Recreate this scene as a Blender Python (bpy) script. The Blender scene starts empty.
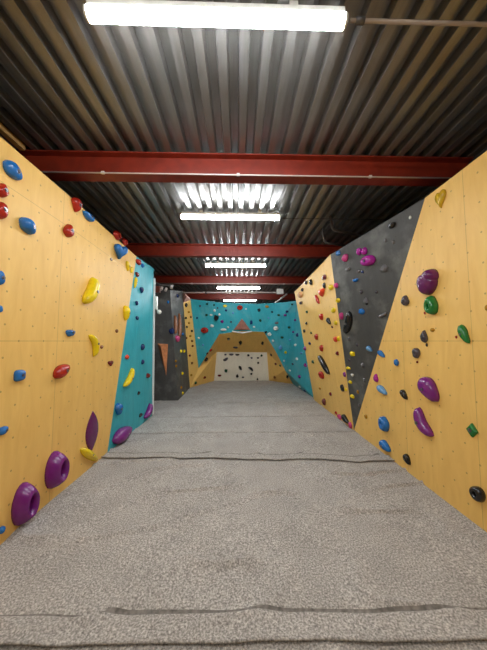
import bpy, bmesh, math, random
from mathutils import Vector, Matrix, noise
C = bpy.context.scene.collection
sc = bpy.context.scene
random.seed(7)

# ------------------------------------------------------------------ camera
F = 245.0; W, H = 487.0, 650.0; EYE = Vector((0, 0, 1.2))
PITCH = math.atan(16 / F); YAW = -math.atan(5.5 / F)
cam_d = bpy.data.cameras.new('camera'); cam = bpy.data.objects.new('camera', cam_d); C.objects.link(cam)
cam.location = EYE; cam.rotation_euler = (math.pi / 2 + PITCH, 0, YAW)
cam_d.sensor_fit = 'VERTICAL'; cam_d.sensor_height = 24; cam_d.sensor_width = 24; cam_d.lens = 24 * F / H
cam_d.clip_start = 0.02; cam_d.clip_end = 100
sc.camera = cam
ROT = cam.rotation_euler.to_matrix()

def ray(px, py):
    return (ROT @ Vector(((px - W / 2) / F, (H / 2 - py) / F, -1.0)))
def at_y(px, py, y):
    d = ray(px, py); return EYE + d * (y / d.y)
def at_x(px, py, x):
    d = ray(px, py); return EYE + d * (x / d.x)
def at_z(px, py, z):
    d = ray(px, py); return EYE + d * ((z - EYE.z) / d.z)
def fl(px, py): return at_z(px, py, 0.0)
def proj(p):
    q = ROT.transposed() @ (p - EYE)
    return Vector((W / 2 + F * q.x / -q.z, H / 2 - F * q.y / -q.z))

# ------------------------------------------------------------------ materials
def lin(c):
    c = c / 255.0
    return c / 12.92 if c <= 0.04045 else ((c + 0.055) / 1.055) ** 2.4
def rgb(r, g, b): return (lin(r), lin(g), lin(b), 1.0)

class NT:
    def __init__(s, name):
        s.m = bpy.data.materials.new(name); s.m.use_nodes = True
        s.t = s.m.node_tree; s.b = s.t.nodes['Principled BSDF']; s.out = s.t.nodes['Material Output']
    def n(s, typ, **kw):
        nd = s.t.nodes.new(typ)
        for k, v in kw.items():
            if k in nd.inputs: nd.inputs[k].default_value = v
            else: setattr(nd, k, v)
        return nd
    def l(s, a, b): s.t.links.new(a, b)
    def math(s, op, a, b=None, clamp=False):
        nd = s.t.nodes.new('ShaderNodeMath'); nd.operation = op; nd.use_clamp = clamp
        for i, v in enumerate((a, b)):
            if v is None: continue
            if isinstance(v, (int, float)): nd.inputs[i].default_value = v
            else: s.l(v, nd.inputs[i])
        return nd.outputs[0]
    def mix(s, fac, a, b, blend='MIX'):
        nd = s.t.nodes.new('ShaderNodeMix'); nd.data_type = 'RGBA'; nd.blend_type = blend
        for sock, v in ((nd.inputs['Factor'], fac), (nd.inputs['A'], a), (nd.inputs['B'], b)):
            if isinstance(v, (int, float, tuple)): sock.default_value = v
            else: s.l(v, sock)
        return nd.outputs['Result']
    def ramp(s, fac, stops):
        nd = s.t.nodes.new('ShaderNodeValToRGB'); e = nd.color_ramp.elements
        e[0].position, e[0].color = stops[0]; e[1].position, e[1].color = stops[-1]
        for p, c in stops[1:-1]:
            x = e.new(p); x.color = c
        s.l(fac, nd.inputs[0]); return nd.outputs[0]
    def bump(s, h, strength, dist):
        nd = s.n('ShaderNodeBump', Strength=strength, Distance=dist); s.l(h, nd.inputs['Height'])
        s.l(nd.outputs[0], s.b.inputs['Normal'])

def g(v): return (v, v, v, 1)

def simple(name, col, rough=0.5, metal=0.0, spec=0.5, noise_amt=0.0, scale=20):
    a = NT(name); a.b.inputs['Roughness'].default_value = rough; a.b.inputs['Metallic'].default_value = metal
    a.b.inputs['Specular IOR Level'].default_value = spec
    if noise_amt:
        tc = a.n('ShaderNodeTexCoord'); nz = a.n('ShaderNodeTexNoise', Scale=scale, Detail=4.0)
        a.l(tc.outputs['Object'], nz.inputs['Vector'])
        f = a.ramp(nz.outputs['Fac'], [(0.3, g(1 - noise_amt)), (0.7, g(1 + noise_amt))])
        a.l(a.mix(1.0, col, f, 'MULTIPLY'), a.b.inputs['Base Color'])
    else: a.b.inputs['Base Color'].default_value = col
    return a.m

def panel_mat(name, col, dark, rough, grain=0.0, chalk=0.0, seams_u=(), seams_v=(), hole=0.42, spec=0.3, diag=()):
    """a painted or bare plywood climbing panel; T-nut holes in a staggered 20 cm grid, sheet joints"""
    a = NT(name); a.b.inputs['Roughness'].default_value = rough; a.b.inputs['Specular IOR Level'].default_value = spec
    uv = a.n('ShaderNodeUVMap'); sep = a.n('ShaderNodeSeparateXYZ'); a.l(uv.outputs[0], sep.inputs[0])
    u, v = sep.outputs[0], sep.outputs[1]
    base = col
    mp = a.n('ShaderNodeMapping'); mp.inputs['Scale'].default_value = (9, 1.6, 1); a.l(uv.outputs[0], mp.inputs[0])
    nz = a.n('ShaderNodeTexNoise', Scale=1.6, Detail=6.0, Roughness=0.6, Distortion=0.9); a.l(mp.outputs[0], nz.inputs['Vector'])
    base = a.mix(a.ramp(nz.outputs['Fac'], [(0.3, g(0)), (0.72, g(grain))]), col, dark)
    if chalk:
        n2 = a.n('ShaderNodeTexNoise', Scale=3.2, Detail=5.0, Roughness=0.6); a.l(uv.outputs[0], n2.inputs['Vector'])
        base = a.mix(a.ramp(n2.outputs['Fac'], [(0.5, g(0)), (0.85, g(chalk))]), base, rgb(180, 184, 176))
    fac = None
    for off in (0.0, 0.5):
        uu = a.math('ADD', a.math('DIVIDE', u, 0.2), off + 100)
        vv = a.math('ADD', a.math('DIVIDE', v, 0.2), off + 100)
        fu = a.math('MULTIPLY', a.math('SUBTRACT', a.math('FRACT', uu), 0.5), 0.2)
        fv = a.math('MULTIPLY', a.math('SUBTRACT', a.math('FRACT', vv), 0.5), 0.2)
        d = a.math('SQRT', a.math('ADD', a.math('MULTIPLY', fu, fu), a.math('MULTIPLY', fv, fv)))
        m = a.math('LESS_THAN', d, 0.0066)
        fac = m if fac is None else a.math('MAXIMUM', fac, m)
    base = a.mix(a.math('MULTIPLY', fac, hole), base, rgb(38, 28, 18))
    sf = None
    for coord, lst in ((u, seams_u), (v, seams_v)):
        for s0 in lst:
            m = a.math('LESS_THAN', a.math('ABSOLUTE', a.math('SUBTRACT', coord, s0)), 0.0022)
            sf = m if sf is None else a.math('MAXIMUM', sf, m)
    for (u0, v0, u1, v1) in diag:
        ln = math.hypot(u1 - u0, v1 - v0); nx, ny = (v1 - v0) / ln, -(u1 - u0) / ln
        dd = a.math('SUBTRACT', a.math('ADD', a.math('MULTIPLY', u, nx), a.math('MULTIPLY', v, ny)), nx * u0 + ny * v0)
        m = a.math('LESS_THAN', a.math('ABSOLUTE', dd), 0.0022)
        sf = m if sf is None else a.math('MAXIMUM', sf, m)
    if sf is not None: base = a.mix(a.math('MULTIPLY', sf, 0.32), base, rgb(70, 48, 20))
    a.l(base, a.b.inputs['Base Color'])
    return a.m

PLY, PLYD = rgb(238, 196, 112), rgb(220, 172, 90)
def ply(name, **k): return panel_mat(name, PLY, PLYD, 0.5, grain=0.65, **k)
TEAL, TEALD = rgb(58, 170, 184), rgb(38, 142, 158)
DGREY, DGREYD = rgb(80, 80, 78), rgb(64, 64, 63)

def carpet_mat():
    a = NT('grey_carpet'); a.b.inputs['Roughness'].default_value = 0.95; a.b.inputs['Specular IOR Level'].default_value = 0.1
    tc = a.n('ShaderNodeTexCoord')
    n1 = a.n('ShaderNodeTexNoise', Scale=115.0, Detail=3.0, Roughness=0.65); a.l(tc.outputs['Object'], n1.inputs['Vector'])
    n2 = a.n('ShaderNodeTexNoise', Scale=4.0, Detail=4.0); a.l(tc.outputs['Object'], n2.inputs['Vector'])
    n3 = a.n('ShaderNodeTexVoronoi', Scale=150.0); a.l(tc.outputs['Object'], n3.inputs['Vector'])
    c = a.ramp(n1.outputs['Fac'], [(0.28, rgb(106, 103, 99)), (0.5, rgb(168, 164, 159)), (0.74, rgb(230, 226, 220))])
    c = a.mix(0.4, c, a.ramp(n3.outputs['Distance'], [(0.0, g(1.2)), (0.75, g(0.7))]), 'MULTIPLY')
    c = a.mix(1.0, c, a.ramp(n2.outputs['Fac'], [(0.3, g(0.9)), (0.7, g(1.08))]), 'MULTIPLY')
    a.l(c, a.b.inputs['Base Color']); a.bump(n1.outputs['Fac'], 0.45, 0.005)
    return a.m

def metal_mat():
    a = NT('galvanised_steel'); a.b.inputs['Metallic'].default_value = 0.65
    tc = a.n('ShaderNodeTexCoord'); mp = a.n('ShaderNodeMapping'); mp.inputs['Scale'].default_value = (14, 0.8, 14)
    a.l(tc.outputs['Object'], mp.inputs[0])
    n1 = a.n('ShaderNodeTexNoise', Scale=2.0, Detail=6.0, Roughness=0.65); a.l(mp.outputs[0], n1.inputs['Vector'])
    n2 = a.n('ShaderNodeTexNoise', Scale=2.2, Detail=3.0); a.l(tc.outputs['Object'], n2.inputs['Vector'])
    c = a.mix(n1.outputs['Fac'], rgb(100, 99, 96), rgb(156, 156, 155))
    c = a.mix(a.ramp(n2.outputs['Fac'], [(0.4, g(0)), (0.75, g(0.5))]), c, rgb(88, 74, 58))
    a.l(c, a.b.inputs['Base Color'])
    a.l(a.ramp(n1.outputs['Fac'], [(0.3, g(0.3)), (0.7, g(0.46))]), a.b.inputs['Roughness'])
    return a.m

def emit_mat(name, col, strength):
    a = NT(name); a.b.inputs['Base Color'].default_value = g(0.8)
    a.b.inputs['Emission Color'].default_value = col; a.b.inputs['Emission Strength'].default_value = strength
    return a.m

M = {}
M['carpet'] = carpet_mat(); M['stitch'] = simple('hem_stitching', rgb(122, 118, 113), 0.9, spec=0.1, noise_amt=0.4, scale=40); M['metal'] = metal_mat()
M['beam'] = simple('red_oxide_paint', rgb(118, 32, 11), 0.5, noise_amt=0.18, scale=12)
M['dark'] = simple('dark_painted_wall', rgb(48, 46, 46), 0.8, noise_amt=0.15, scale=3)
M['tube'] = emit_mat('lit_diffuser', (0.94, 0.97, 1.0, 1), 103.0)
M['white'] = simple('white_plastic', rgb(226, 226, 222), 0.4)
M['conduit'] = simple('pale_conduit', rgb(206, 198, 192), 0.4, 0.1); M['tanpipe'] = simple('tan_conduit', rgb(150, 134, 118), 0.45, 0.2)
M['dconduit'] = simple('dark_conduit', rgb(92, 90, 90), 0.45, 0.4)
M['timber'] = simple('sawn_timber', rgb(196, 158, 96), 0.7, noise_amt=0.2, scale=8)
M['edge'] = simple('white_edge_strip', rgb(222, 224, 222), 0.5)
M['steel'] = simple('bolt_steel', rgb(120, 120, 124), 0.35, 0.9)
M['coppery'] = simple('varnished_wood', rgb(196, 128, 84), 0.4, noise_amt=0.25, scale=14)
M['pinkish'] = simple('pale_pink_paint', rgb(206, 156, 140), 0.5, noise_amt=0.15, scale=10)
M['clay'] = simple('clay_paint', rgb(156, 104, 88), 0.5, noise_amt=0.2, scale=10); M['brownbox'] = simple('brown_box', rgb(112, 56, 44), 0.5)
COL = dict(blue=(30, 108, 182), red=(168, 36, 22), yellow=(232, 204, 22), purple=(118, 34, 122), plum=(98, 24, 86), green=(28, 116, 52),
           black=(26, 26, 27), magenta=(166, 36, 146), white=(222, 222, 214), orange=(218, 66, 34), tan=(168, 120, 28), gold=(196, 158, 34), grey=(108, 106, 108),
           pink=(190, 60, 120), navy=(24, 44, 96), maroon=(104, 26, 28), lightblue=(96, 150, 200), peach=(226, 168, 120), brown=(128, 78, 44),
           darkgreen=(28, 70, 46), slate=(74, 68, 76))
WORD = dict(plum='dark purple', navy='dark blue', maroon='dark red', lightblue='pale blue', darkgreen='dark green', slate='dark grey',
            peach='peach coloured')
for k, c in COL.items():
    M[k] = simple('resin_' + k, rgb(*c), 0.27, spec=0.55, noise_amt=0.08, scale=30)

# ------------------------------------------------------------------ mesh helpers
def link(name, bm, mat, parent=None, smooth=False):
    me = bpy.data.meshes.new(name)
    bmesh.ops.recalc_face_normals(bm, faces=bm.faces)
    if smooth:
        for f in bm.faces: f.smooth = True
    bm.to_mesh(me); bm.free()
    for m in (mat if isinstance(mat, (list, tuple)) else [mat]): me.materials.append(m)
    o = bpy.data.objects.new(name, me); C.objects.link(o)
    if parent: o.parent = parent
    return o
def tag(o, label, cat, group=None):
    o['label'] = label; o['category'] = cat
    if group: o['group'] = group
    return o
def struct(o): o['kind'] = 'structure'; return o
def empty(name, loc):
    o = bpy.data.objects.new(name, None); C.objects.link(o); o.location = loc; o.empty_display_size = .1; return o
def box(bm, x0, x1, y0, y1, z0, z1):
    vs = [bm.verts.new((x, y, z)) for z in (z0, z1) for y in (y0, y1) for x in (x0, x1)]
    for f in ((0, 1, 3, 2), (4, 6, 7, 5), (0, 4, 5, 1), (2, 3, 7, 6), (0, 2, 6, 4), (1, 5, 7, 3)):
        bm.faces.new([vs[i] for i in f])
def tube(bm, pts, r, k=10):
    pts = [Vector(p) for p in pts]; rings = []
    for i, p in enumerate(pts):
        d = (pts[min(i + 1, len(pts) - 1)] - pts[max(i - 1, 0)]).normalized()
        a = d.cross(Vector((0, 0, 1)) if abs(d.z) < .9 else Vector((1, 0, 0))).normalized(); b = d.cross(a)
        rings.append([bm.verts.new(p + (a * math.cos(t) + b * math.sin(t)) * r) for t in (2 * math.pi * j / k for j in range(k))])
    for A, B in zip(rings, rings[1:]):
        for j in range(k): bm.faces.new((A[j], A[(j + 1) % k], B[(j + 1) % k], B[j]))
    bm.faces.new(rings[0]); bm.faces.new(rings[-1][::-1])
def prism_x(bm, prof, x0, x1):
    A = [bm.verts.new((x0, y, z)) for y, z in prof]; B = [bm.verts.new((x1, y, z)) for y, z in prof]
    n = len(prof)
    for i in range(n): bm.faces.new((A[i], A[(i + 1) % n], B[(i + 1) % n], B[i]))
    bm.faces.new(A); bm.faces.new(B[::-1])

# ------------------------------------------------------------------ the shell
XL, XR, YB, YF = -2.0, 2.0, 10.3, -3.0
CEIL = 2.76
def ceiling():
    bm = bmesh.new(); pitch, d = 0.121, 0.052
    prof = []; x = XL - 0.05
    while x < XR + 0.05:
        for dx, z in ((0, 0), (0.050, 0), (0.060, d), (0.111, d)): prof.append((x + dx, CEIL + z))
        x += pitch
    ys = [YF, -1, 1, 3, 5, 7, YB]
    rows = [[bm.verts.new((px, y, pz)) for px, pz in prof] for y in ys]
    for A, B in zip(rows, rows[1:]):
        for i in range(len(prof) - 1): bm.faces.new((A[i], A[i + 1], B[i + 1], B[i]))
    o = link('ceiling', bm, M['metal']); struct(o)
    md = o.modifiers.new('thickness', 'SOLIDIFY'); md.thickness = 0.01; md.offset = 1.0
ceiling()
def slab(name, *b):
    bm = bmesh.new(); box(bm, *b); return struct(link(name, bm, M['dark']))
slab('wall_left', XL - .1, XL, YF, YB, -.1, 2.9)
slab('wall_right', XR, XR + .1, YF, YB, -.1, 2.9)
slab('wall_back', XL, XR, YB, YB + .1, -.1, 2.9)
slab('wall_front', XL, XR, YF - .1, YF, -.1, 2.9)

# carpeted floor: overlapping carpet lengths, each with a loose near edge lying on the next
def floor():
    bm = bmesh.new()
    def seam_y(x, y0, slope, amp, sd):
        return y0 + slope * x + amp * noise.noise(Vector((x * 2.1, sd, 0))) + amp * .5 * noise.noise(Vector((x * 6.3, sd, 4)))
    ya = fl(243, 646).y; yb = fl(243, 460).y; yc = fl(243, 433).y; yd = fl(243, 417).y; ye = fl(243, 403).y
    seams = [(ya, -.012, .011, 1), (yb, -.05, .05, 2), (yc, .0, .03, 3), (yd, .01, .03, 4), (ye, 0, .03, 5)]
    edges = [(YF, 0, 0, 0)] + seams + [(YB, 0, 0, 0)]
    NX = 90
    hts = [0.0, 0.0, 0.0, 0.0, 0.0, 0.0]
    for i in range(len(edges) - 1):
        e0, e1 = edges[i], edges[i + 1]
        L = e1[0] - e0[0]; n = max(8, int(L / (.009 if i == 1 else .025 if i == 2 else .07)))
        lip = i > 0
        rows = []
        ts = [j / n for j in range(n + 1)]
        for t in ts:
            row = []
            for k in range(NX + 1):
                x = XL + (XR - XL) * k / NX
                y0 = seam_y(x, *e0); y1 = seam_y(x, *e1) + (.06 if i < len(edges) - 2 else 0)
                y = y0 + (y1 - y0) * t
                s = y - y0
                z = 0.0
                if lip:
                    wav = .55 + .45 * noise.noise(Vector((x * 1.7, i * 3.1, 1)))
                    big = 1.0 if i in (1, 2) else .4
                    z += (.014 + .012 * wav) * big * math.exp(-s / .05)
                    if i == 1: z += .005 * (1 if s < .118 else 0) * min(1, s / .03) - .009 * math.exp(-((s - .119 - .004 * noise.noise(Vector((x * 3, 8, 0)))) / .008) ** 2)
                    if i == 2: z += .010 * math.exp(-((s - .10) / .03) ** 2)
                env = min(1, s / .15) * min(1, max(0, (y1 - y) / .15)) if i else 1
                # soft wrinkles
                q = Vector((x * 1.3 + y * .5, y * 1.6 - x * .3, i * 5.0))
                z += env * .010 * max(0, noise.noise(q) + .15) ** 1.5
                r = 1 - abs(noise.noise(Vector((x * 1.1 + y * .9, y * 2.6 - x * 1.2, 9 + i))))
                z += env * .024 * (max(0, r - .88) / .12) ** 1.5 * (1 if i in (1, 2, 3) else .4)
                if t == 1.0 or (i < len(edges) - 2 and y > y1 - .05): z = min(z, 0.0)
                row.append(bm.verts.new((x, y, z)))
            rows.append(row)
        for A, B in zip(rows, rows[1:]):
            for k in range(NX):
                f = bm.faces.new((A[k], A[k + 1], B[k + 1], B[k])); sd = A[k].co.y - rows[0][k].co.y
                if (i == 1 and abs(sd - .118) < .0058) or (i == 2 and abs(sd - .11) < .0125): f.material_index = 1     # stitched hem
        if lip:   # turned-under edge, thickness of the carpet
            a2 = [bm.verts.new((v.co.x, v.co.y - .001, v.co.z - .009)) for v in rows[0]]
            a3 = [bm.verts.new((v.co.x, v.co.y + .05, max(.001, v.co.z - .014))) for v in rows[0]]
            for k in range(NX):
                bm.faces.new((rows[0][k], a2[k], a2[k + 1], rows[0][k + 1])); bm.faces.new((a2[k], a3[k], a3[k + 1], a2[k + 1]))
    o = link('floor', bm, [M['carpet'], M['stitch']], smooth=True); struct(o)
floor()

# ------------------------------------------------------------------ steel beams, lights, conduits
def beam(y, label, white_pipe=False, pr=.0055):
    zb, zt, b, tf, tw = 2.562, CEIL - .003, .10, .010, .008
    prof = [(-b / 2, zb), (b / 2, zb), (b / 2, zb + tf), (tw / 2, zb + tf + .006), (tw / 2, zt - tf - .006), (b / 2, zt - tf), (b / 2, zt),
            (-b / 2, zt), (-b / 2, zt - tf), (-tw / 2, zt - tf - .006), (-tw / 2, zb + tf + .006), (-b / 2, zb + tf)]
    bm = bmesh.new(); prism_x(bm, [(y + p, z) for p, z in prof], XL + .002, XR - .002)
    tag(link('steel_beam', bm, M['beam']), label, 'beam', 'red steel roof beams')
    if white_pipe:
        bm = bmesh.new(); tube(bm, [(XL, y - .0495 - pr, zb + .004), (XR, y - .0495 - pr, zb + .004)], pr)
        c = link('conduit', bm, M['conduit'], smooth=True)
        tag(c, white_pipe, 'conduit', 'thin conduits under the roof')
        bm = bmesh.new()
        for xx in (-1.1, 0.0, 1.1): 
            bm2 = bmesh.new(); box(bm2, xx - .012, xx + .012, y - .054 - 2 * pr, y - .0495, zb - pr, zb + .008 + pr); link('clip', bm2, M['conduit'], c)
        bm.free()
beam(1.99, 'nearest and widest-looking red steel beam across the ceiling, behind the nearest lamp', 'thin pale conduit along the lower edge of the nearest red beam')
beam(3.90, 'second red steel beam from the front, beyond the second fluorescent lamp')
beam(5.85, 'third red steel beam from the front, above the black wall corner', 'thin pale conduit along the lower edge of the third red beam', pr=.011)
beam(8.0, 'farthest red steel beam, just above the teal arch')

def lamp(cx, y, label, L=1.165, z=2.682):
    o = empty('fluorescent_lamp', (cx, y, z)); tag(o, label, 'lamp', 'fluorescent lamps on the ceiling')
    bm = bmesh.new()
    prof = []                                            # rounded diffuser below the tray
    for i in range(13):
        t = math.pi * i / 12
        prof.append((0.025 * math.cos(t), -.004 - .028 * math.sin(t) ** .7))
    prof = [(0.025, .008)] + prof + [(-0.025, .008)]
    prism_x(bm, prof, -L / 2, L / 2); link('diffuser', bm, M['tube'], o)
    for s in (-1, 1):
        bm = bmesh.new(); prism_x(bm, [(p * 1.04, q * 1.03) for p, q in prof], min(s * L / 2, s * (L / 2 + .010)), max(s * L / 2, s * (L / 2 + .010)))
        link('end_cap', bm, M['white'], o)
    bm = bmesh.new(); box(bm, -L / 2, L / 2, -.022, .022, .0085, .042); link('tray', bm, M['white'], o)
    for s in (-.35, .35):
        bm = bmesh.new(); box(bm, s - .02, s + .02, -.012, .012, .042, CEIL - z); link('hanger', bm, M['white'], o)
    return o
lp = [(217.5, 22.5), (230.5, 219), (235.7, 266.5), (238.5, 288.5), (240, 301)]
names = ['nearest and largest fluorescent lamp at the top of the picture', 'second fluorescent lamp, between the two nearest red beams',
         'third fluorescent lamp, between the second and third red beams', 'fourth fluorescent lamp, seen beneath the third red beam',
         'farthest fluorescent lamp, just above the top edge of the teal arch']
LP = []
for (px, py), nm in zip(lp, names):
    p = at_z(px, py, 2.655); LP.append(p); lamp(p.x, p.y, nm)
lamp(LP[0].x, LP[0].y - 1.84, 'fluorescent lamp on the ceiling behind the camera')

def pipe(pts, r, mat, label, clips=()):
    bm = bmesh.new(); tube(bm, pts, r); o = link('conduit', bm, mat, smooth=True)
    tag(o, label, 'conduit', 'thin conduits under the roof')
    for c in clips:
        b2 = bmesh.new(); tube(b2, [Vector(c) - Vector((.02, 0, 0)), Vector(c) + Vector((.02, 0, 0))], r * 1.7); link('coupling', b2, M['dconduit'], o, True)
    return o
q = LP[0]
pipe([(q.x + .615, q.y, 2.685), (XR + .001, q.y, 2.685)], .0085, M['tanpipe'], 'thin conduit running right from the nearest lamp', [(q.x + .66, q.y, 2.685)])
q = LP[1]
pipe([(q.x + .615, q.y, 2.67), (XR + .001, q.y, 2.67)], .006, M['dconduit'], 'thin dark conduit running right from the second lamp', [(q.x + .65, q.y, 2.67)])
# dark bent pipes at the right under the roof
def bent(a, b, label):
    a, b = Vector(a), Vector(b); pts = [Vector((a.x - .02, a.y, CEIL + .004)), a + Vector((0, 0, .07))]
    for i in range(7):
        t = i / 6 * math.pi / 2; pts.append(a + Vector((.06 * (1 - math.cos(t)), 0, .06 - .06 * math.sin(t))))
    pts.append(b); pipe(pts, .016, M['dconduit'], label)
bent(at_y(324, 243, 3.3), at_y(352, 247, 3.3), 'lower dark bent pipe hanging under the roof above the grey panel')
bent(at_y(332, 231, 2.95), at_y(362, 236, 2.95), 'upper dark bent pipe hanging under the roof above the grey panel')
# pale pipe and strut above the teal arch
a = at_y(168, 292.5, 6.1); b = at_y(283, 292.5, 6.1)
pipe([a, b], .018, M['conduit'], 'pale steel pipe spanning above the teal arch', [at_y(206, 292.5, 6.1)])
bm = bmesh.new(); p = at_y(280, 291.5, 6.02); box(bm, p.x - .08, p.x + .08, p.y - .03, p.y + .04, p.z - .06, p.z + .06)
tag(link('junction_box', bm, M['white']), 'pale square box at the right end of the pipe above the teal arch', 'box')
bm = bmesh.new(); tube(bm, [at_y(274.5, 303.5, 6.55), at_y(287, 294, 6.1)], .02)
tag(link('diagonal_strut', bm, M['conduit'], smooth=True), 'pale diagonal strut rising from the right end of the teal arch', 'strut')
# clutter at the left corner: conduit with three pale clamps and a box, no lamps
o = empty('clamp_rail', at_y(163, 287, 4.75)); o0 = o.location.copy()
tag(o, 'dark rail with small pale clamps and brown box above the black wall', 'pipework')
bm = bmesh.new(); tube(bm, [at_y(152, 280, 4.6) - o0, at_y(160, 285, 4.7) - o0, at_y(174, 285.5, 4.8) - o0], .014); link('rail', bm, M['dconduit'], o, True)
for (x, y) in ((161.5, 288.5), (166, 289.5), (171.5, 287)):
    bm = bmesh.new(); p = at_y(x, y, 4.76) - o0; tube(bm, [p + Vector((0, -.03, -.03)), p + Vector((0, .03, .03))], .024); s = link('pipe_clamp', bm, M['conduit'], o)
bm = bmesh.new(); p = at_y(157.5, 289.5, 4.72) - o0; box(bm, p.x - .05, p.x + .05, p.y - .03, p.y + .03, p.z - .06, p.z + .06); link('box', bm, M['brownbox'], o)
# timber behind the wall tops
bm = bmesh.new(); zz = at_x(10, 133, -1.72).z; box(bm, -1.76, -1.72, -2.5, 1.92, zz - .03, zz + .015)
tag(link('timber_rail', bm, M['timber']), 'pale timber rail under the roof behind the left wall top', 'timber')
bm = bmesh.new(); zz = at_x(484, 148.5, 1.78).z; box(bm, 1.78, 1.82, -2.5, 1.5, zz - .03, zz + .02)
tag(link('timber_rail', bm, M['timber']), 'brown timber rail under the roof behind the right wall top', 'timber')

# ------------------------------------------------------------------ climbing panels
TRI = []          # (facet key, a, b, c, normal)
def panel(key, name, polys, mat, label, thick=.02, u_axis=None):
    allv = []; idx = {}
    def vid(p):
        k = (round(p.x, 4), round(p.y, 4), round(p.z, 4))
        if k not in idx: idx[k] = len(allv); allv.append(Vector(p))
        return idx[k]
    loops = [[vid(p) for p in poly] for poly in polys]
    N = Vector((0, 0, 0)); tris = []
    for lp_ in loops:
        for i in range(1, len(lp_) - 1):
            a, b, c = (allv[lp_[0]], allv[lp_[i]], allv[lp_[i + 1]]); n = (b - a).cross(c - a)
            if n.dot(EYE - a) < 0: n = -n
            N += n; tris.append((a, b, c, n.normalized()))
    N.normalize()
    for t in tris: TRI.append((key,) + t)
    bm = bmesh.new(); uvl = bm.loops.layers.uv.new('UVMap')
    fv = [bm.verts.new(p) for p in allv]; bv = [bm.verts.new(p - N * thick) for p in allv]
    up = Vector((0, 0, 1)); ua = (up.cross(N)).normalized()
    if u_axis: ua = Vector(u_axis)
    va = N.cross(ua).normalized()
    if va.z < 0: va = -va
    front = set(); cnt = {}
    for lp_ in loops:
        f = bm.faces.new([fv[i] for i in lp_]); front.add(f); bm.faces.new([bv[i] for i in lp_][::-1])
        for i in range(len(lp_)):
            e = (lp_[i], lp_[(i + 1) % len(lp_)]); cnt.setdefault(tuple(sorted(e)), []).append(e)
    for k, es in cnt.items():
        if len(es) == 1:
            i, j = es[0]; bm.faces.new((fv[i], bv[i], bv[j], fv[j]))
    for f in bm.faces:
        for l in f.loops: l[uvl].uv = (l.vert.co.dot(ua), l.vert.co.dot(va) if abs(va.z) < .9 else l.vert.co.z)
    o = link(name, bm, mat); tag(o, label, 'climbing wall', 'climbing wall panels'); o['kind'] = 'thing'; return o

HT = 2.40
xl, xr = -1.40, 1.565
# left side
La = Vector((xl, -2.6, 0)); Lb = Vector((xl, -2.6, HT))
cr_b = at_x(106, 452, xl); cr_b.z = 0.0
cr_m = at_x(72, 232, xl); cr_t = at_x(66.5, 197, xl); cr_t.z = HT
teal_t0 = at_z(136.5, 256.5, HT + .02); teal_b0 = fl(109.5, 453)
teal_t1 = at_z(153.6, 268.5, HT + .02); teal_b1 = fl(151.8, 416)
LAm = ply('plywood_left', seams_u=(at_x(57, 345, xl).y, ), seams_v=(1.2, 2.14), diag=((cr_b.y, 0.0, cr_t.y, HT),))
LBm = ply('plywood_left_second', seams_v=(2.14,))
_n = (cr_t - cr_b).cross(teal_t0 - cr_b)
for _i in range(200):       # foot of the second panel stays in that panel's plane
    teal_b0.x += -(teal_b0 - cr_b).dot(_n) / _n.x * .5
panel('LA', 'climbing_wall', [[La, cr_b, cr_m, cr_t, Lb]], LAm, 'large plywood climbing wall on the near left with two purple rings at its foot', u_axis=(0, 1, 0))
panel('LB', 'climbing_wall', [[cr_b, teal_b0, teal_t0, cr_t, cr_m]], LBm, 'narrow plywood climbing panel between the near left wall and the left teal panel', u_axis=(0, 1, 0))
tp = panel('LT', 'climbing_wall', [[teal_b0, teal_b1, teal_t1, teal_t0]], panel_mat('teal_paint_left', TEAL, TEALD, .45, grain=.7, hole=.3, chalk=.1),
      'teal painted climbing panel at the far end of the left wall')
bm = bmesh.new()
e0 = Vector((teal_b1.x, teal_b1.y, .02)); e1 = e0.lerp(teal_t1, .93)
n = Vector((.022, 0, 0)); t = Vector((0, .03, 0))
vs = [bm.verts.new(p) for p in (e0, e0 + n, e0 + n + t, e0 + t, e1, e1 + n, e1 + n + t, e1 + t)]
for f in ((0, 1, 2, 3), (4, 7, 6, 5), (0, 4, 5, 1), (1, 5, 6, 2), (2, 6, 7, 3), (3, 7, 4, 0)): bm.faces.new([vs[i] for i in f])
link('edge_strip', bm, M['edge'], tp)['label'] = 'white strip along the far edge'
# black wall behind
k0 = fl(150, 401); k1 = fl(178, 400.5); k2 = fl(190, 388)
k1t = at_y(170, 290, k1.y + .12); k2t = at_y(182.5, 291, k2.y - .25)
k0 = Vector((XL + .02, k0.y, 0)); k0t = Vector((XL + .02, k0.y + .1, k1t.z - .03))
BKm = panel_mat('black_paint', DGREY, DGREYD, .55, grain=.7, hole=.25, chalk=.35)
panel('BK', 'climbing_wall', [[k0, k1, k1t, k0t]], BKm, 'flat black painted wall face behind the end of the left teal panel')
panel('BK2', 'climbing_wall', [[k1, k2, k2t, k1t]], BKm, 'turned black wall face beside the narrow plywood pillar')
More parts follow.
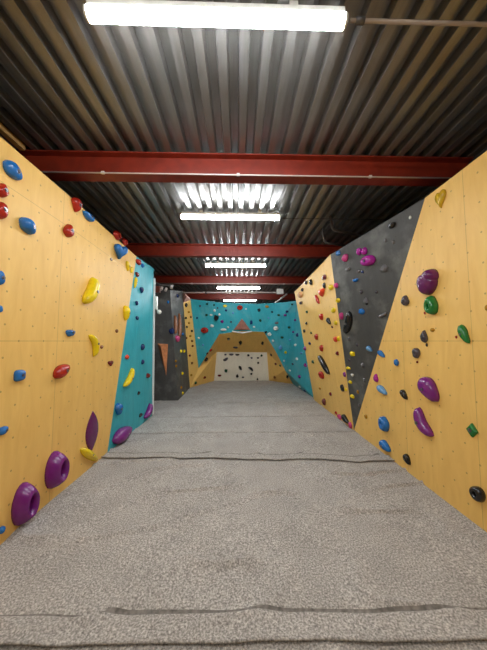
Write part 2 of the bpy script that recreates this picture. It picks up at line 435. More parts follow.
# pillar, cave, arch
pl_t0 = k2t.lerp(k2, .12); pl_t1 = at_y(190.5, 300, 6.4); tip = at_y(198.5, 368, 6.75)
PLm = ply('plywood_far', hole=.4)
panel('PL', 'climbing_wall', [[k2, tip, pl_t1, pl_t0]], PLm, 'narrow upright plywood panel between the black wall and the teal arch')
bm = bmesh.new()
apex = at_y(186.5, 296.5, 6.0); base = [k2t, at_y(189.5, 297.5, 6.3), pl_t1, pl_t0]
bv = [bm.verts.new(p) for p in base]; av = bm.verts.new(apex)
for i in range(4): bm.faces.new((bv[i], bv[(i + 1) % 4], av))
bm.faces.new(bv[::-1])
tag(link('wall_volume', bm, M['pinkish']), 'pale pinkish corner volume on top of the narrow plywood panel', 'volume')
aL = at_y(219, 334, 6.55); aM = at_y(242, 331, 6.5); aR = at_y(264, 332, 6.5)
tA = at_y(190.5, 299, 6.42); tB = at_y(222, 303, 6.3); tC = at_y(256, 304, 6.3); tD = at_y(275.5, 303, 6.25); tE = at_y(297.5, 301, 5.95)
r1 = at_y(276, 352, 6.62); r2 = at_y(285, 370, 6.72); r3 = fl(293, 384); r4 = fl(315.5, 400)
r4 = Vector((r4.x + .02, r4.y + .03, 0))
TFm = panel_mat('teal_paint_arch', TEAL, TEALD, .45, grain=.7, hole=.3, chalk=.3)
panel('TF', 'climbing_wall', [[tA, tip, aL], [tA, aL, tB], [tB, aL, aM, tC], [tC, aM, aR, tD], [tD, aR, tE], [aR, r1, tE], [r1, r2, tE], [r2, r3, r4], [r2, r4, tE]], TFm,
      'teal painted climbing arch framing the cave at the end of the room')
wTL = at_y(216.8, 352, 7.3); wTR = at_y(267, 352.3, 7.3); wBL = fl(214.3, 380.5); wBR = fl(269.3, 381)
wBL.y = wBR.y = (wBL.y + wBR.y) / 2
panel('WB', 'climbing_wall', [[wBL, wBR, wTR, wTL]], panel_mat('cream_paint', rgb(232, 226, 208), rgb(216, 208, 188), .5, grain=.5, hole=.3),
      'cream white kickboard at the back of the cave')
panel('RF', 'climbing_wall', [[wTL, wTR, aR, aM, aL]], PLm, 'sloping plywood roof of the cave above the white board')
panel('CS', 'climbing_wall', [[k2, wBL, wTL, tip], [tip, wTL, aL]], PLm, 'left plywood side of the cave beside the white board')
panel('CR', 'climbing_wall', [[wBR, r3, r2, wTR], [wTR, r2, r1, aR]], PLm, 'right plywood side of the cave beside the white board')
# right side
g_t0 = at_x(425, 198, xr); g_b = fl(354, 430.5); g_t1 = at_z(330.5, 254.5, 2.36)
R1a = Vector((xr, -2.6, 0)); R1b = Vector((xr, -2.6, g_t0.z))
R1m = ply('plywood_right', seams_u=(at_x(470, 300, xr).y, at_x(407, 430, xr).y), seams_v=(1.2,))
panel('R1', 'climbing_wall', [[R1a, g_b, g_t0, R1b]], R1m, 'large plywood climbing wall on the near right with big purple and green holds', u_axis=(0, 1, 0))
panel('RG', 'climbing_wall', [[g_b, g_t1, g_t0]], panel_mat('dark_grey_paint', DGREY, DGREYD, .55, grain=.7, hole=.25, chalk=.4),
      'dark grey triangular climbing panel between the two right plywood walls')
f_t = at_z(294.5, 292, 2.28); f_b = fl(314, 400)
panel('R2', 'climbing_wall', [[g_b, f_b, f_t, g_t1]], ply('plywood_right_far', hole=.4), 'far right plywood climbing panel between the grey triangle and the teal arch')

# ------------------------------------------------------------------ climbing holds
def hit(px, py, only=None):
    d = ray(px, py); best = None
    for key, a, b, c, n in TRI:
        if only and key not in only: continue
        den = d.dot(n)
        if abs(den) < 1e-6: continue
        t = (a - EYE).dot(n) / den
        if t <= 0: continue
        p = EYE + d * t
        e = 1e-4 if not only else .06
        s = [(y - x).cross(p - x).dot(n) for x, y in ((a, b), (b, c), (c, a))]
        if (all(v >= -e for v in s) or all(v <= e for v in s)) and (best is None or t < best[0]): best = (t, p, n, key)
    if best is None and only:          # on the plane of the named facet
        for key, a, b, c, n in TRI:
            if key in only:
                t = (a - EYE).dot(n) / d.dot(n); return EYE + d * t, n, key
    return best[1:] if best else None
def frame(p, n):
    u = Vector((0, 0, 1)).cross(n).normalized(); v = n.cross(u)
    if v.z < 0: u, v = -u, -v
    if u.cross(v).dot(n) < 0: u = -u
    return u, v

def outline(kind, k, rnd):
    pts = []
    ph = [rnd.uniform(0, 6.28) for _ in range(3)]
    for i in range(k):
        t = 2 * math.pi * i / k; c, s = math.cos(t), math.sin(t)
        if kind == 'round': r = 1 + .06 * math.sin(2 * t + ph[0]) + .05 * math.sin(3 * t + ph[1]); x, y = r * c, r * s
        elif kind == 'block': e = .55; x = math.copysign(abs(c) ** e, c) * .95; y = math.copysign(abs(s) ** e, s) * .95
        elif kind == 'ring': x, y = c, s
        elif kind == 'drop': w = (1 - s) / 2; x = c * (.25 + .95 * w) if s > -.2 else c; x = c * (.30 + .72 * min(1, w * 1.5)); y = s
        elif kind == 'cone': w = (1 + s) / 2; x = c * (.30 + .72 * min(1, w * 1.5)); y = s
        elif kind == 'heart':
            x = 16 * s ** 3 / 16.5; y = (13 * c - 5 * math.cos(2 * t) - 2 * math.cos(3 * t) - math.cos(4 * t) + 2.5) / 14.5
        elif kind == 'half': x = c; y = (s * 1.0 if s < 0 else s * .35) + .3
        elif kind == 'halfup': x = c; y = (s * 1.0 if s > 0 else s * .35) - .3
        elif kind == 'diamond': e = 2.0; x = math.copysign(abs(c) ** e, c); y = math.copysign(abs(s) ** e, s)
        elif kind == 'tri':
            r = .62 / max(.5, math.cos(((t - math.pi / 2 + math.pi) % (2 * math.pi / 3)) - math.pi / 3)); r = .35 + .65 * r; x, y = r * c, r * s
        elif kind == 'chunk': r = .92 + .10 * math.sin(5 * t + ph[0]) + .08 * math.sin(3 * t + ph[1]); x, y = r * c, r * s
        pts.append((x, y))
    return pts

def dome(kind, hu, hv, T, rnd, hole=0.0, k=20):
    bm = bmesh.new(); o = outline(kind, k, rnd)
    if kind == 'chunk': k = 9; o = outline(kind, k, rnd)
    if kind == 'ring' or hole:
        prof = [(1, 0), (.99, .16), (.86, .55), (.70, .84), (.60, 1.0), (.50, .95), (.42, .55), (.37, .12)]
        if kind != 'ring': prof = [(1, 0), (.99, .3), (.9, .68), (.72, .93), (.52, 1.0), (.36, .93), (.27, .66), (.24, .3)]
    elif kind == 'chunk': prof = [(1, 0), (.9, .55), (.5, 1.0)]
    elif kind == 'diamond': prof = [(1, 0), (.96, .5), (.75, .9), (.3, 1.0)]
    else: prof = [(1, 0), (1.0, .22), (.93, .55), (.78, .82), (.55, .97), (.28, 1.0)]
    oy = .16 * rnd.choice((1, 1, .4)) if kind in ('round', 'block', 'half') and not hole else 0
    if hole: oy = -.06
    sd = rnd.uniform(0, 50); rings = []
    for s, z in prof:
        ring = []
        for (x, y) in o:
            dn = 1 + .10 * noise.noise(Vector((x * 1.3, y * 1.3, sd))) if z > .3 and not hole else 1
            ring.append(bm.verts.new((hu * s * x, hv * (s * y + oy * (1 - s)), T * z * dn)))
        rings.append(ring)
    for A, B in zip(rings, rings[1:]):
        for j in range(k): bm.faces.new((A[j], A[(j + 1) % k], B[(j + 1) % k], B[j]))
    bm.faces.new(rings[-1]); bm.faces.new(rings[0][::-1])
    top = prof[-1][1] * T if hole else T
    return bm, (0, hv * oy * .8, top)

def sweep(L, w, T, bend, taper, rnd, groove=False):
    """long hold along local x, bulging by bend*L along +y"""
    bm = bmesh.new(); n = 16; k = 10; rings = []
    for i in range(n + 1):
        t = i / n; x = (t - .5) * L; y = bend * L * (1 - (2 * t - 1) ** 2) - bend * L * .5
        e = math.sqrt(max(0, 1 - abs(2 * t - 1) ** (2.6 if taper < .9 else 1.6)))
        if taper == 2: e = max(0, 1 - (2 * t - 1) ** 2)                  # almond
        r = max(.04, e) * (1 + (.16 * math.sin(t * 5) if taper == .5 else 0))
        ty = bend * L * (-2 * (2 * t - 1)) * 2 / L; nx, ny = -ty, 1.0; m = math.hypot(nx, ny); nx /= m; ny /= m
        ring = []
        for j in range(k + 1):
            a = math.pi * j / k; c, s = math.cos(a), math.sin(a) ** .8
            ring.append(bm.verts.new((x + nx * c * w / 2 * r, y + ny * c * w / 2 * r, T * s * (r ** .7))))
        rings.append(ring)
    for A, B in zip(rings, rings[1:]):
        for j in range(k): bm.faces.new((A[j], A[j + 1], B[j + 1], B[j]))
        bm.faces.new((A[0], B[0], B[k], A[k]))
    bm.faces.new(rings[0]); bm.faces.new(rings[-1][::-1])
    return bm, (0, bend * L * .5, T)

def bolt(parent, pos, r=.008):
    bm = bmesh.new(); pos = Vector(pos)
    for (ra, z0, z1, k) in ((r * 1.35, -.004, .0015, 14), (r, .0015, .006, 6)):
        A = [bm.verts.new(pos + Vector((ra * math.cos(6.2832 * i / k), ra * math.sin(6.2832 * i / k), z0))) for i in range(k)]
        B = [bm.verts.new(pos + Vector((ra * math.cos(6.2832 * i / k), ra * math.sin(6.2832 * i / k), z1))) for i in range(k)]
        for i in range(k): bm.faces.new((A[i], A[(i + 1) % k], B[(i + 1) % k], B[i]))
        bm.faces.new(B); bm.faces.new(A[::-1])
    b = link('bolt', bm, M['steel'], parent)

PLACE = dict(LA='near left plywood wall', LB='plywood panel beside left teal panel', LT='left teal panel', BK='black wall face', BK2='turned black wall face',
             PL='narrow upright plywood panel', TF='teal arch', CS="cave's left plywood side", RF='plywood cave roof', CR="cave's right plywood side",
             WB='white cave board', R2='far right plywood panel', RG='dark grey triangular panel', R1='near right plywood wall')
SHAPE = dict(round='rounded', block='squarish', ring='ring-shaped', drop='teardrop', cone='tapering', heart='heart-shaped', half='half-moon', halfup='domed', diamond='diamond-shaped',
             tri='triangular', chunk='chunky', banana='banana-shaped', bean='bean-shaped', almond='almond-shaped', long='long', pocket='ring-shaped')
HOLDS = []
def place(o, p, u, v, n):
    m = Matrix((u, v, n)).transposed().to_4x4(); m.translation = p; o.matrix_world = m
def hold(cx, cy, w, h, kind, col, only=None, hole=0, T=None, nobolt=False, shape=None, tilt=0):
    only = (only,) if isinstance(only, str) else only
    r = hit(cx, cy, only)
    if r is None: print('NO HIT', cx, cy, col); return
    rnd = random.Random(int(cx * 31 + cy * 917)); p, n0, key = r; n = n0
    if tilt: n = (n0 + (EYE - p).normalized() * tilt).normalized()
    for _ in range(2):
        u, v = frame(p, n); P0 = proj(p)
        Ju = (proj(p + u * .01) - P0) / .01; Jv = (proj(p + v * .01) - P0) / .01; Jn = (proj(p + n * .01) - P0) / .01
        vh = h / max(30 / max(1, (p - EYE).length) * .5, abs(Jv.y))
        th = T * vh if T else .42 * vh
        uw = (w - .55 * th * abs(Jn.x)) / abs(Ju.x)
        uw = max(.55 * vh, min((2.7 if kind == 'heart' else 1.8) * vh, uw))
        th = min(th, .6 * min(uw, vh)); th = max(.008, min(.11, th))
        q = hit(cx - .45 * th * Jn.x, cy - .45 * th * Jn.y, (key,))
        if q: p = q[0]
    kk = 'ring' if kind in ('ring', 'pocket') else kind
    bm, top = dome(kk, uw / 2, vh / 2, th, rnd, hole=hole or (kk == 'ring'), k=20 if h > 5 else 12)
    o = link('climbing_hold', bm, M[col], smooth=(kind not in ('chunk', 'diamond')))
    place(o, p, u, v, n)
    if tilt:      # block that leans out of the wall: its back still meets the panel
        lo = min((u * q.co.x + v * q.co.y).dot(n0) for q in o.data.vertices if q.co.z < 1e-6); p = p - n0 * lo; place(o, p, u, v, n)
        for q in o.data.vertices:
            if q.co.z < 1e-6: q.co.z -= (u * q.co.x + v * q.co.y - n0 * lo).dot(n0) / n.dot(n0)
    if h >= 9 and not nobolt: bolt(o, top, min(.012, .1 * vh))
    HOLDS.append((o, key, col, shape or SHAPE[kind], cy, cx, h)); return o
def bar(x1, y1, x2, y2, wpx, kind, col, bend=0.0, only=None, T=.7, shape=None, nobolt=False):
    only = (only,) if isinstance(only, str) else only
    r = hit((x1 + x2) / 2, (y1 + y2) / 2, only)
    if r is None: print('NO HIT', x1, y1, col); return
    p, n, key = r; a = hit(x1, y1, (key,))[0]; b = hit(x2, y2, (key,))[0]
    d = b - a; d -= n * d.dot(n); L = d.length; d.normalize(); v = n.cross(d); dist = (p - EYE).dot(ROT @ Vector((0, 0, -1)))
    w = wpx * dist / F; th = min(.09, max(.008, w * T)); rnd = random.Random(int(x1 * 31 + y1 * 917))
    P0 = proj(p); Jn = (proj(p + n * .01) - P0) / .01
    q = hit((x1 + x2) / 2 - .4 * th * Jn.x, (y1 + y2) / 2 - .4 * th * Jn.y, (key,))
    if q: p = q[0]
    taper = {'almond': 2, 'bean': .5}.get(kind, .8)
    bm, top = sweep(L, w, th, bend, taper, rnd)
    o = link('climbing_hold', bm, M[col], smooth=True); place(o, p, d, v, n)
    if max(abs(y2 - y1), abs(x2 - x1)) >= 9 and not nobolt: bolt(o, top, min(.012, .13 * w))
    HOLDS.append((o, key, col, shape or SHAPE[kind], (y1 + y2) / 2, (x1 + x2) / 2, L * F / dist)); return o

# near left wall
bar(6, 162, 22.5, 179.5, 14, 'bean', 'blue', .0, 'LA', T=.5, shape='slab-like')
hold(3, 190, 14, 14, 'drop', 'red', 'LA'); hold(2, 210.5, 15, 16, 'round', 'red', 'LA')
bar(23, 219, 34, 234.5, 12, 'bean', 'blue', .10, 'LA')
hold(69.5, 230.5, 11.5, 13, 'drop', 'red', 'LA'); hold(77.5, 205, 11, 14, 'cone', 'red')
hold(89.5, 217, 12.5, 10.5, 'half', 'blue', ('LB',)); hold(118, 235.5, 8, 8.5, 'pocket', 'red', 'LB'); hold(125.2, 242, 5.5, 6.5, 'pocket', 'red', 'LB')
hold(118, 252, 15.5, 14, 'heart', 'blue', 'LB', nobolt=True, T=.3, tilt=1.0)
bar(87, 302.5, 96.5, 278.5, 12, 'banana', 'yellow', -.12, 'LB'); bar(92, 334.5, 96.5, 355.5, 7, 'banana', 'yellow', .24, 'LB')
hold(71, 333, 9.5, 10, 'half', 'blue', ('LA',)); hold(20.5, 375.5, 12.5, 12, 'block', 'blue', 'LA')
bar(56, 376, 70, 365.5, 11, 'bean', 'red', .0, 'LA', T=.6, shape='wedge-shaped'); bar(-1, 433.5, 8, 426.5, 7, 'bean', 'blue', -.1, 'LA', shape='wedge-shaped')
hold(1, 278, 10, 14, 'round', 'blue', 'LA'); hold(.5, 309, 6, 7, 'round', 'blue', 'LA'); bar(-1, 534, 5, 526, 6, 'bean', 'blue', 0, 'LA', shape='tapering')
hold(58.5, 469.5, 23, 37, 'ring', 'purple', 'LA', T=.34); hold(27.3, 503.5, 25.5, 42, 'ring', 'purple', 'LA', T=.34)
bar(92, 452, 93.6, 411, 21, 'almond', 'plum', 0, ('LA',), T=.1, nobolt=True); bar(82.5, 449.5, 98.5, 460.5, 6.5, 'bean', 'yellow', 0, ('LA',))
hold(111, 363.5, 6, 5.5, 'heart', 'maroon', 'LB'); hold(117, 331, 3, 3.5, 'round', 'brown', 'LB'); hold(102, 347, 3, 3.5, 'round', 'brown', 'LB'); hold(111.5, 259.5, 2.6, 2.6, 'round', 'grey', 'LB')
bar(127.5, 261, 128.5, 271, 4, 'bean', 'yellow', 0, 'LB', shape='upright'); bar(132, 267, 131.6, 273, 3, 'bean', 'yellow', 0, 'LB', shape='upright'); bar(126.5, 305.5, 126.8, 320.5, 7, 'bean', 'yellow', .0, 'LB', shape='upright')
# left teal panel
hold(139, 262, 5.5, 6, 'round', 'red', 'LT'); hold(143, 265.5, 3, 4.5, 'round', 'blue', 'LT'); hold(137.6, 274.5, 4.3, 4.6, 'round', 'maroon', 'LT')
bar(136.5, 277, 135, 288, 3.2, 'bean', 'yellow', 0, 'LT', shape='upright'); hold(142, 290, 4, 6.3, 'cone', 'navy', 'LT')
hold(137, 303, 2.8, 4.5, 'round', 'navy', 'LT'); hold(137.5, 318, 3.2, 4, 'round', 'navy', 'LT'); hold(143, 347, 3.4, 6.5, 'round', 'navy', 'LT'); hold(143, 362, 2.8, 5, 'round', 'navy', 'LT')
hold(127.5, 357, 4.7, 5, 'chunk', 'orange', 'LT'); bar(125.5, 386.5, 134, 368.5, 6.5, 'banana', 'yellow', -.12, 'LT'); hold(148.5, 375.5, 4.4, 5.6, 'chunk', 'maroon', 'LT')
hold(139, 393, 3, 3.4, 'round', 'black', 'LT'); hold(119.3, 409, 8, 12, 'cone', 'blue', 'LT'); hold(141, 415, 3.4, 4, 'round', 'black', 'LT')
bar(116, 440, 132.5, 428, 12, 'bean', 'purple', 0, 'LT', T=.6, shape='capsule-shaped'); bar(146, 418, 151.5, 404, 6, 'banana', 'purple', -.15, 'LT', T=.8)
# black wall
hold(171.5, 331, 6.5, 7.5, 'chunk', 'navy'); hold(178, 338.5, 4.4, 6.5, 'round', 'pink'); hold(181.3, 351.3, 2.8, 3.4, 'round', 'yellow', 'BK2'); hold(184.6, 351.3, 2.8, 3.4, 'round', 'yellow', 'BK2')
hold(182.8, 373.4, 2.8, 3.2, 'round', 'yellow', 'BK2'); hold(181.5, 387.5, 2.6, 3, 'round', 'tan', 'BK2'); hold(183, 393, 2.8, 3, 'round', 'yellow', 'BK2'); hold(176, 361, 2.2, 2.6, 'round', 'tan'); hold(176.4, 366, 2.2, 2.6, 'round', 'tan')
hold(183, 334, 2.6, 3.4, 'round', 'blue', 'BK2'); bar(175.8, 334, 175.6, 315, 3.6, 'bean', 'brown', 0, T=.8, shape='upright'); bar(180, 338, 179.8, 313, 3.6, 'bean', 'brown', 0, 'BK2', T=.8, shape='upright')
hold(168, 302, 2.6, 3, 'round', 'blue'); hold(178, 296, 2.8, 3.2, 'round', 'navy', 'BK2')
# narrow panel
hold(186.4, 305, 3, 4.5, 'chunk', 'black', 'PL')
for x, y, c in ((186, 318, 'black'), (191, 317, 'brown'), (187, 327, 'black'), (192, 331, 'black'), (186.5, 338, 'maroon'), (192.3, 341, 'brown'), (192.8, 346, 'maroon'), (190, 355.6, 'maroon'), (192.2, 363, 'brown'), (191.5, 375, 'tan'), (189, 312, 'tan'), (190.5, 336, 'tan'), (189.2, 323, 'tan')):
    hold(x, y, 2.2, 2.4, 'round', c, 'PL')
# teal arch
for x, y, w, h, k, c in ((207, 304, 2.6, 2.2, 'round', 'darkgreen'), (214, 305, 2.2, 2, 'round', 'darkgreen'), (225, 306, 4.2, 3, 'round', 'yellow'), (214.5, 310.5, 2.6, 2.6, 'round', 'white'),
        (226, 310.5, 2.4, 2.2, 'round', 'navy'), (216, 318, 6, 6.5, 'chunk', 'black'), (206.5, 315, 3, 2.6, 'round', 'darkgreen'), (211, 315, 3, 2, 'round', 'white'), (219.3, 314.6, 2.4, 2.4, 'round', 'white'),
        (222, 321.5, 3.6, 3, 'round', 'purple'), (212, 326, 4.5, 3.6, 'chunk', 'white'), (198.7, 338, 2.4, 2.4, 'round', 'white'), (259, 310.2, 3.6, 3.8, 'chunk', 'black'), (267, 306.6, 3.8, 3, 'round', 'tan'),
        (251.3, 322.6, 3.2, 5, 'chunk', 'navy'), (260.3, 320.6, 2.8, 2.8, 'round', 'darkgreen'), (278.5, 315, 3.2, 2.4, 'round', 'darkgreen'), (286.8, 311.5, 3.6, 2.8, 'chunk', 'navy'), (285, 315.2, 3.6, 2.2, 'round', 'purple'),
        (276.6, 323, 4, 2.6, 'round', 'grey'), (269.4, 334.5, 4.6, 4, 'chunk', 'white'), (265.6, 332.2, 3, 2.4, 'round', 'black'), (289, 327.5, 3.2, 2.4, 'round', 'darkgreen'), (282, 337.5, 3.4, 2.4, 'round', 'darkgreen'),
        (297, 335, 2.6, 4.2, 'chunk', 'navy'), (280.3, 348, 4.6, 4.8, 'chunk', 'lightblue'), (285.5, 352.5, 3, 2.6, 'round', 'yellow'), (296.6, 359, 2.6, 2.8, 'round', 'white'), (289.5, 370.5, 2.6, 2.2, 'round', 'white'),
        (299, 376.5, 4, 3.6, 'chunk', 'purple'), (287.4, 377, 2.8, 4, 'chunk', 'black'), (299.5, 387, 3.2, 2.2, 'round', 'white'), (304.6, 391, 2.4, 2.2, 'round', 'navy'), (301, 353, 2.4, 2.4, 'round', 'lightblue'), (200, 306, 2.2, 2.2, 'round', 'slate'), (197, 318, 2.2, 2.4, 'round', 'navy'), (231, 322, 2.4, 2.2, 'chunk', 'slate'), (217.5, 308, 2.2, 2, 'chunk', 'slate'), (272, 312, 2.4, 2.4, 'chunk', 'black'), (292, 304.5, 2.4, 2.2, 'chunk', 'darkgreen'), (246, 309, 2, 2, 'chunk', 'white'), (273, 341, 2.6, 2.6, 'chunk', 'white'), (293, 332, 2.4, 2.4, 'chunk', 'purple'), (284, 361, 2.2, 2.4, 'chunk', 'white'), (292.5, 364, 2.2, 2.4, 'chunk', 'slate'), (254, 327, 2.4, 2.2, 'round', 'white'), (228, 327.4, 2.2, 2, 'round', 'white'), (295, 345, 2.6, 2.6, 'round', 'white'),
        (290, 340, 2.2, 2.2, 'round', 'lightblue'), (295, 320, 2.4, 2.4, 'round', 'purple'), (268.5, 318, 2.2, 2.2, 'round', 'lightblue'), (233, 313, 2.2, 2.2, 'round', 'lightblue'), (203, 345, 2.2, 2.2, 'round', 'lightblue')):
    hold(x, y, w, h, k, c, 'TF')
hold(239.8, 307.8, 6, 5, 'pocket', 'red', 'TF', T=.5); hold(204.3, 330.5, 8.2, 6, 'pocket', 'red', 'TF', T=.5); hold(275.7, 328.6, 5.6, 4, 'pocket', 'white', 'TF', T=.5); hold(223.5, 329.6, 7, 3.4, 'halfup', 'white', 'TF')
# cave
for x, y, w, h, k, c, f in ((228.5, 339, 3, 2.6, 'round', 'black', 'RF'), (240.5, 343, 3.4, 4, 'chunk', 'black', 'RF'), (235.5, 347.6, 5, 1.8, 'round', 'slate', 'RF'), (262.5, 343.5, 3, 3, 'chunk', 'black', 'RF'),
        (211, 350.3, 4.2, 2.6, 'round', 'red', 'CS'), (206.5, 359.6, 3, 4, 'round', 'black', 'CS'), (205, 377.6, 3.4, 2.8, 'chunk', 'maroon', 'CS'), (207.3, 353.6, 1.8, 2, 'round', 'maroon', 'CS'), (196, 383, 2.8, 3, 'chunk', 'darkgreen', 'CS'),
        (225.5, 354.6, 2.6, 2, 'round', 'slate', 'WB'), (231.3, 354.6, 5, 3.2, 'half', 'slate', 'WB'), (237.4, 354.9, 4.6, 2.6, 'half', 'black', 'WB'), (248.3, 355.4, 2.6, 2.4, 'round', 'black', 'WB'),
        (226, 371, 3.8, 3.8, 'chunk', 'darkgreen', 'WB'), (237.3, 376, 3.2, 3.6, 'drop', 'black', 'WB'), (219.5, 375.7, 4, 3, 'half', 'maroon', 'WB'), (243, 377.4, 2.4, 1.8, 'round', 'slate', 'WB'), (251.6, 358, 2.2, 1.8, 'round', 'slate', 'WB'),
        (258, 358, 2.2, 1.8, 'round', 'slate', 'WB'), (261.6, 355.6, 2.4, 2.2, 'round', 'darkgreen', 'WB'), (258.2, 363, 2.4, 2.4, 'chunk', 'black', 'WB'), (251.4, 374, 2.2, 2.2, 'round', 'black', 'WB'), (257.5, 379.2, 2, 2.6, 'drop', 'black', 'WB'),
        (271, 355, 2, 2.2, 'round', 'black', 'CR'), (275.5, 364, 2.4, 2.4, 'round', 'maroon', 'CR'), (280, 365.6, 2.2, 2.2, 'round', 'darkgreen', 'CR'), (274.5, 377.4, 2.6, 2.6, 'round', 'brown', 'CR')):
    hold(x, y, w, h, k, c, f)
bar(223.3, 360.5, 227.8, 358, 2.6, 'banana', 'slate', -.16, 'WB'); bar(239, 366, 241.6, 370.4, 2.4, 'bean', 'black', 0, 'WB', shape='slanted'); bar(248.6, 367.4, 253, 371, 2.4, 'banana', 'black', .16, 'WB')
# far right plywood
for x, y, w, h, k, c in ((306, 282.5, 2.8, 3.8, 'round', 'slate'), (310.8, 282.3, 2.6, 6, 'round', 'black'), (302, 290, 2.8, 3.4, 'round', 'black'), (299.7, 295, 7, 6, 'round', 'peach'), (300.6, 303, 5, 4.4, 'half', 'slate'),
        (323.8, 277.6, 4.4, 5.4, 'round', 'maroon'), (324, 285.6, 2.8, 6.4, 'round', 'black'), (321, 292, 7.6, 8.2, 'tri', 'orange'), (330.3, 287.5, 4.4, 5.4, 'round', 'yellow'), (333, 310.2, 4.8, 5, 'round', 'yellow'),
        (335.3, 322.8, 3.8, 4.4, 'round', 'yellow'), (321, 317, 4, 6.6, 'cone', 'red'), (306.7, 312, 2.6, 2.8, 'round', 'darkgreen'), (306.2, 323.5, 2.6, 2.8, 'round', 'black'), (304, 331, 2.8, 3.4, 'round', 'black'),
        (311, 333, 2.2, 2.6, 'round', 'darkgreen'), (316, 337, 3.6, 6, 'cone', 'red'), (309.4, 343.5, 2.6, 3.2, 'round', 'navy'), (304.5, 348.5, 2.8, 4.4, 'chunk', 'purple'), (305, 365.3, 4, 4.6, 'chunk', 'purple'), (321.2, 348.3, 3.8, 6.6, 'cone', 'red'),
        (335.2, 339.3, 4, 5.8, 'round', 'orange'), (338.2, 338.6, 2.6, 4.8, 'round', 'yellow'), (337, 353.5, 3.4, 5, 'chunk', 'maroon'), (312.6, 362, 2.8, 3.4, 'round', 'darkgreen'), (320.8, 375, 5.4, 7.4, 'round', 'red'), (319.6, 388.3, 2.2, 2.6, 'round', 'tan'),
        (330.2, 394, 2.8, 4, 'chunk', 'maroon'), (323.8, 402, 3.6, 7, 'cone', 'maroon'), (342, 388, 3.4, 7.6, 'round', 'black'), (344.3, 374.5, 2.6, 4.8, 'round', 'purple'), (335.8, 413, 2.4, 3.2, 'round', 'red'), (339, 416.8, 4, 5.4, 'round', 'pink'),
        (350, 425.2, 3.4, 6, 'round', 'pink'), (332, 327, 2, 2.6, 'round', 'maroon'), (345.8, 389.5, 2, 3.2, 'round', 'yellow')):
    hold(x, y, w, h, k, c, 'R2')
bar(315, 295, 318.6, 303.4, 3.8, 'banana', 'red', .1, 'R2'); bar(327, 318, 330, 324.4, 4, 'bean', 'black', 0, 'R2'); bar(318, 355, 328, 373.5, 6, 'long', 'black', .05, 'R2'); bar(342, 415, 347.8, 423.4, 5.4, 'bean', 'black', 0, 'R2')
# grey triangle
for x, y, w, h, k, c in ((337.6, 253.2, 5.4, 5.6, 'chunk', 'blue'), (344.6, 258, 6.6, 7.4, 'round', 'pink'), (358.6, 251.5, 5.5, 7, 'round', 'magenta'), (364, 251.3, 6, 7.4, 'round', 'magenta'), (355.1, 280.3, 6.2, 4.8, 'half', 'blue'), (358, 271.6, 4.4, 3.2, 'round', 'grey'), (362.2, 272, 2.6, 3.2, 'round', 'navy'),
        (347.5, 269.2, 5.6, 3.6, 'round', 'grey'), (383.5, 268.5, 9, 8, 'chunk', 'grey'), (335.8, 285.5, 4.4, 5.4, 'round', 'pink'), (391.2, 225.6, 8.6, 8, 'half', 'black'), (410, 217.5, 3, 3.4, 'round', 'white'), (385, 240.5, 3, 4, 'round', 'grey'),
        (393, 242, 3, 4, 'round', 'grey'), (365.3, 301, 5.6, 7, 'chunk', 'grey'), (366.4, 303.6, 2.6, 3, 'round', 'black'), (337.6, 300.5, 4.8, 4.6, 'pocket', 'yellow'), (341, 316, 4.4, 7, 'round', 'pink'), (361, 311.6, 7, 6.6, 'chunk', 'blue'), (352, 354, 6, 5.8, 'chunk', 'yellow'),
        (362.2, 365, 4, 5.4, 'chunk', 'grey'), (348, 368.2, 4.8, 4.2, 'halfup', 'yellow'), (352.2, 375, 3.4, 3.4, 'tri', 'white'), (350, 382.2, 3.8, 3.6, 'round', 'yellow'), (352, 396.5, 4.6, 4.2, 'round', 'yellow'), (357.6, 392, 2.4, 4, 'round', 'tan'), (359, 405.6, 2.4, 3.8, 'round', 'grey'),
        (348.6, 339, 3, 4, 'round', 'grey'), (357, 345, 2.4, 3, 'round', 'slate'), (364, 380, 2.6, 3.6, 'round', 'grey'), (349, 360, 2.6, 3, 'round', 'slate'), (376, 292, 2.6, 3.2, 'round', 'slate'), (361, 292, 3, 4, 'round', 'slate')):
    hold(x, y, w, h, k, c, 'RG')
hold(367, 260.8, 15.5, 10.8, 'round', 'magenta', 'RG', T=.7); bar(349, 312, 344.5, 334, 8, 'banana', 'black', .12, 'RG', T=.6); bar(366.4, 346.6, 371.4, 351.4, 4.4, 'bean', 'lightblue', 0, 'RG', shape='slanted'); bar(378, 317, 386, 313, 3.4, 'banana', 'grey', -.1, 'RG')
# near right wall
R = 'R1'
bar(378, 350.8, 383.6, 357, 4.6, 'bean', 'blue', 0, R, shape='slanted'); hold(375.6, 378, 5, 8.4, 'drop', 'magenta', R); bar(377.2, 386, 385.6, 394, 6, 'bean', 'lightblue', 0, R, shape='slanted'); hold(365.6, 416.6, 3.2, 4, 'round', 'tan', R)
hold(383.2, 424, 10.6, 14.2, 'round', 'blue', R, hole=1); bar(380.2, 441, 388.8, 451, 7.6, 'bean', 'blue', 0, R, shape='slanted'); hold(396, 362.6, 5, 7, 'round', 'blue', R)
bar(401, 389.6, 406, 399.6, 5.4, 'bean', 'black', 0, R, shape='slanted'); bar(404.6, 453.6, 408.8, 465, 6, 'bean', 'black', 0, R, shape='slanted')
bar(420.5, 377.5, 434.5, 401, 16, 'bean', 'purple', 0, R, T=.55, shape='smooth oval'); bar(415.5, 408, 429, 436, 11, 'banana', 'purple', -.2, R)
hold(471.6, 430.3, 13, 14.4, 'diamond', 'green', R, T=.25); hold(476.6, 493.8, 16, 15.6, 'round', 'black', R, hole=1)
hold(415.6, 353, 8.4, 10, 'round', 'slate', R); hold(404.6, 300.5, 8.6, 10.6, 'drop', 'slate', R, shape='teardrop')
big = hold(425.6, 283.6, 20, 23, 'round', 'plum', R, T=.42, nobolt=True)
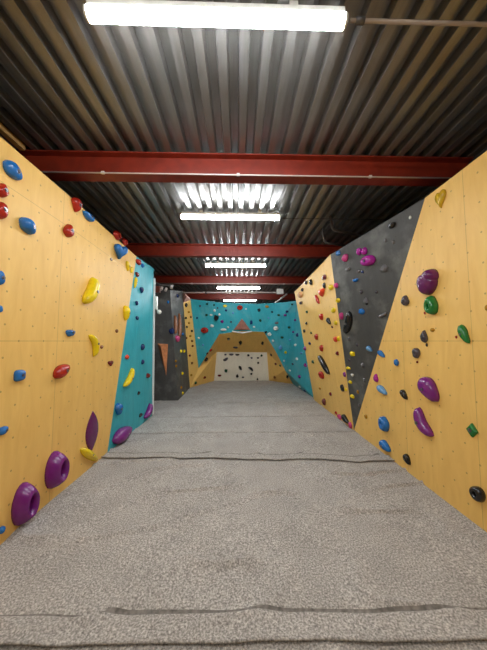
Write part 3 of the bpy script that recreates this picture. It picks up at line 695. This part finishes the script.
_d = big.dimensions; bm, _t = dome('round', .36 * _d.x, .34 * _d.y, .9 * _d.z, random.Random(3))
for q in bm.verts: q.co += Vector((.20 * _d.x, .28 * _d.y, 0))
link('upper_lobe', bm, M['plum'], big, True)
hold(430.2, 305.6, 14, 19, 'round', 'green', R, hole=1)
bar(459.5, 324.6, 467.5, 343.4, 7, 'bean', 'green', -.05, R); hold(432, 330, 5.4, 4.4, 'chunk', 'tan', R); hold(424.5, 313, 2.2, 2.6, 'round', 'red', R); hold(456, 337, 2.6, 2.8, 'round', 'red', R)
hold(423.6, 336.5, 7.6, 12.6, 'drop', 'slate', R); hold(426.6, 345, 2.4, 3.6, 'round', 'black', R); hold(417, 362, 2.2, 2.6, 'round', 'maroon', R)
hold(439.8, 199.6, 12.5, 17, 'heart', 'gold', R, nobolt=True, T=.2); hold(486.6, 308, 3.6, 6, 'round', 'tan', R)

# labels: rank among holds of one look on one panel, counted from the top
ORD = ['', 'second', 'third', 'fourth', 'fifth', 'sixth', 'seventh', 'eighth', 'ninth', 'tenth', 'eleventh', 'twelfth']
NUM = ['', 'one', 'two', 'three', 'four', 'five', 'six', 'seven', 'eight', 'nine', 'ten', 'eleven', 'twelve']
sets = {}
for hrec in HOLDS: sets.setdefault(hrec[1:4], []).append(hrec)
for (key, col, shp), lst in sets.items():
    lst.sort(key=lambda r: r[4]); n = len(lst)
    for i, r in enumerate(lst):
        cw = WORD.get(col, col)
        if n == 1: lab = '%s %s climbing hold on the %s' % (cw, shp, PLACE[key])
        else:
            pos = 'highest' if i == 0 else 'lowest' if i == n - 1 else ORD[i] + ' highest'
            if n == 2: pos = ('higher', 'lower')[i]
            lab = '%s of the %s %s %s holds on the %s' % (pos, NUM[n], cw, shp, PLACE[key])
        tag(r[0], lab, 'climbing hold', 'climbing holds on the ' + PLACE[key])

# ------------------------------------------------------------------ wooden and angular volumes
def pyramid(name, mats, base_px, apex_px, only, height, label):
    P = [hit(x, y, (only,)) for x, y in base_px]; n = P[0][1]; ap = hit(apex_px[0], apex_px[1], (only,))[0] + n * height
    bm = bmesh.new(); b = [bm.verts.new(p[0] + n * .0008) for p in P]; a = bm.verts.new(ap)
    for i in range(len(b)): bm.faces.new((b[i], b[(i + 1) % len(b)], a))
    bm.faces.new(b[::-1]); o = link(name, bm, mats); tag(o, label, 'volume', 'climbing volumes'); return o
pyramid('wall_volume', M['coppery'], [(157.5, 343.5), (168, 344), (166.3, 376)], (163, 347), 'BK', .16, 'tapering copper-brown wooden volume pointing down on the black wall face')
v = pyramid('wall_volume', M['clay'], [(242, 318.5), (250.5, 330), (233.5, 330)], (242, 327.5), 'TF', .14, 'pale pinkish three-sided volume at the middle of the teal arch')

_a, _b = hit(232.5, 331, ('TF',)), hit(251.5, 331.2, ('TF',)); _n = _a[1]
bm = bmesh.new(); tube(bm, [_a[0] + _n * .03, hit(242, 331.4, ('TF',))[0] + _n * .15, _b[0] + _n * .03], .02, 6)
v2 = link('lower_rim', bm, M['white'], v); v2['label'] = 'white lower rim'
# white fitting at the far edge of the teal panel
c = at_y(154.3, 303, teal_t1.y + .02); o = empty('wall_fitting', c); tag(o, 'small white fitting with round head at the far edge of the teal panel', 'fitting')
bm = bmesh.new(); box(bm, -.02, .05, -.03, .03, -.10, .11); link('bracket', bm, M['white'], o)
bm = bmesh.new(); bmesh.ops.create_uvsphere(bm, u_segments=14, v_segments=10, radius=.038); 
for q in bm.verts: q.co += Vector((.085, 0, -.15))
link('head', bm, M['white'], o, True)
bm = bmesh.new(); tube(bm, [(.02, 0, -.09), (.085, 0, -.15)], .012); link('arm', bm, M['white'], o, True)

# ------------------------------------------------------------------ world and view
w = bpy.data.worlds.new('world'); sc.world = w; w.use_nodes = True
w.node_tree.nodes['Background'].inputs[0].default_value = (.05, .05, .05, 1); w.node_tree.nodes['Background'].inputs[1].default_value = .3
sc.view_settings.view_transform = 'Standard'; sc.view_settings.look = 'None'; sc.view_settings.gamma = 1.0
sc.view_settings.use_curve_mapping = False; sc.view_settings.exposure = 0.0
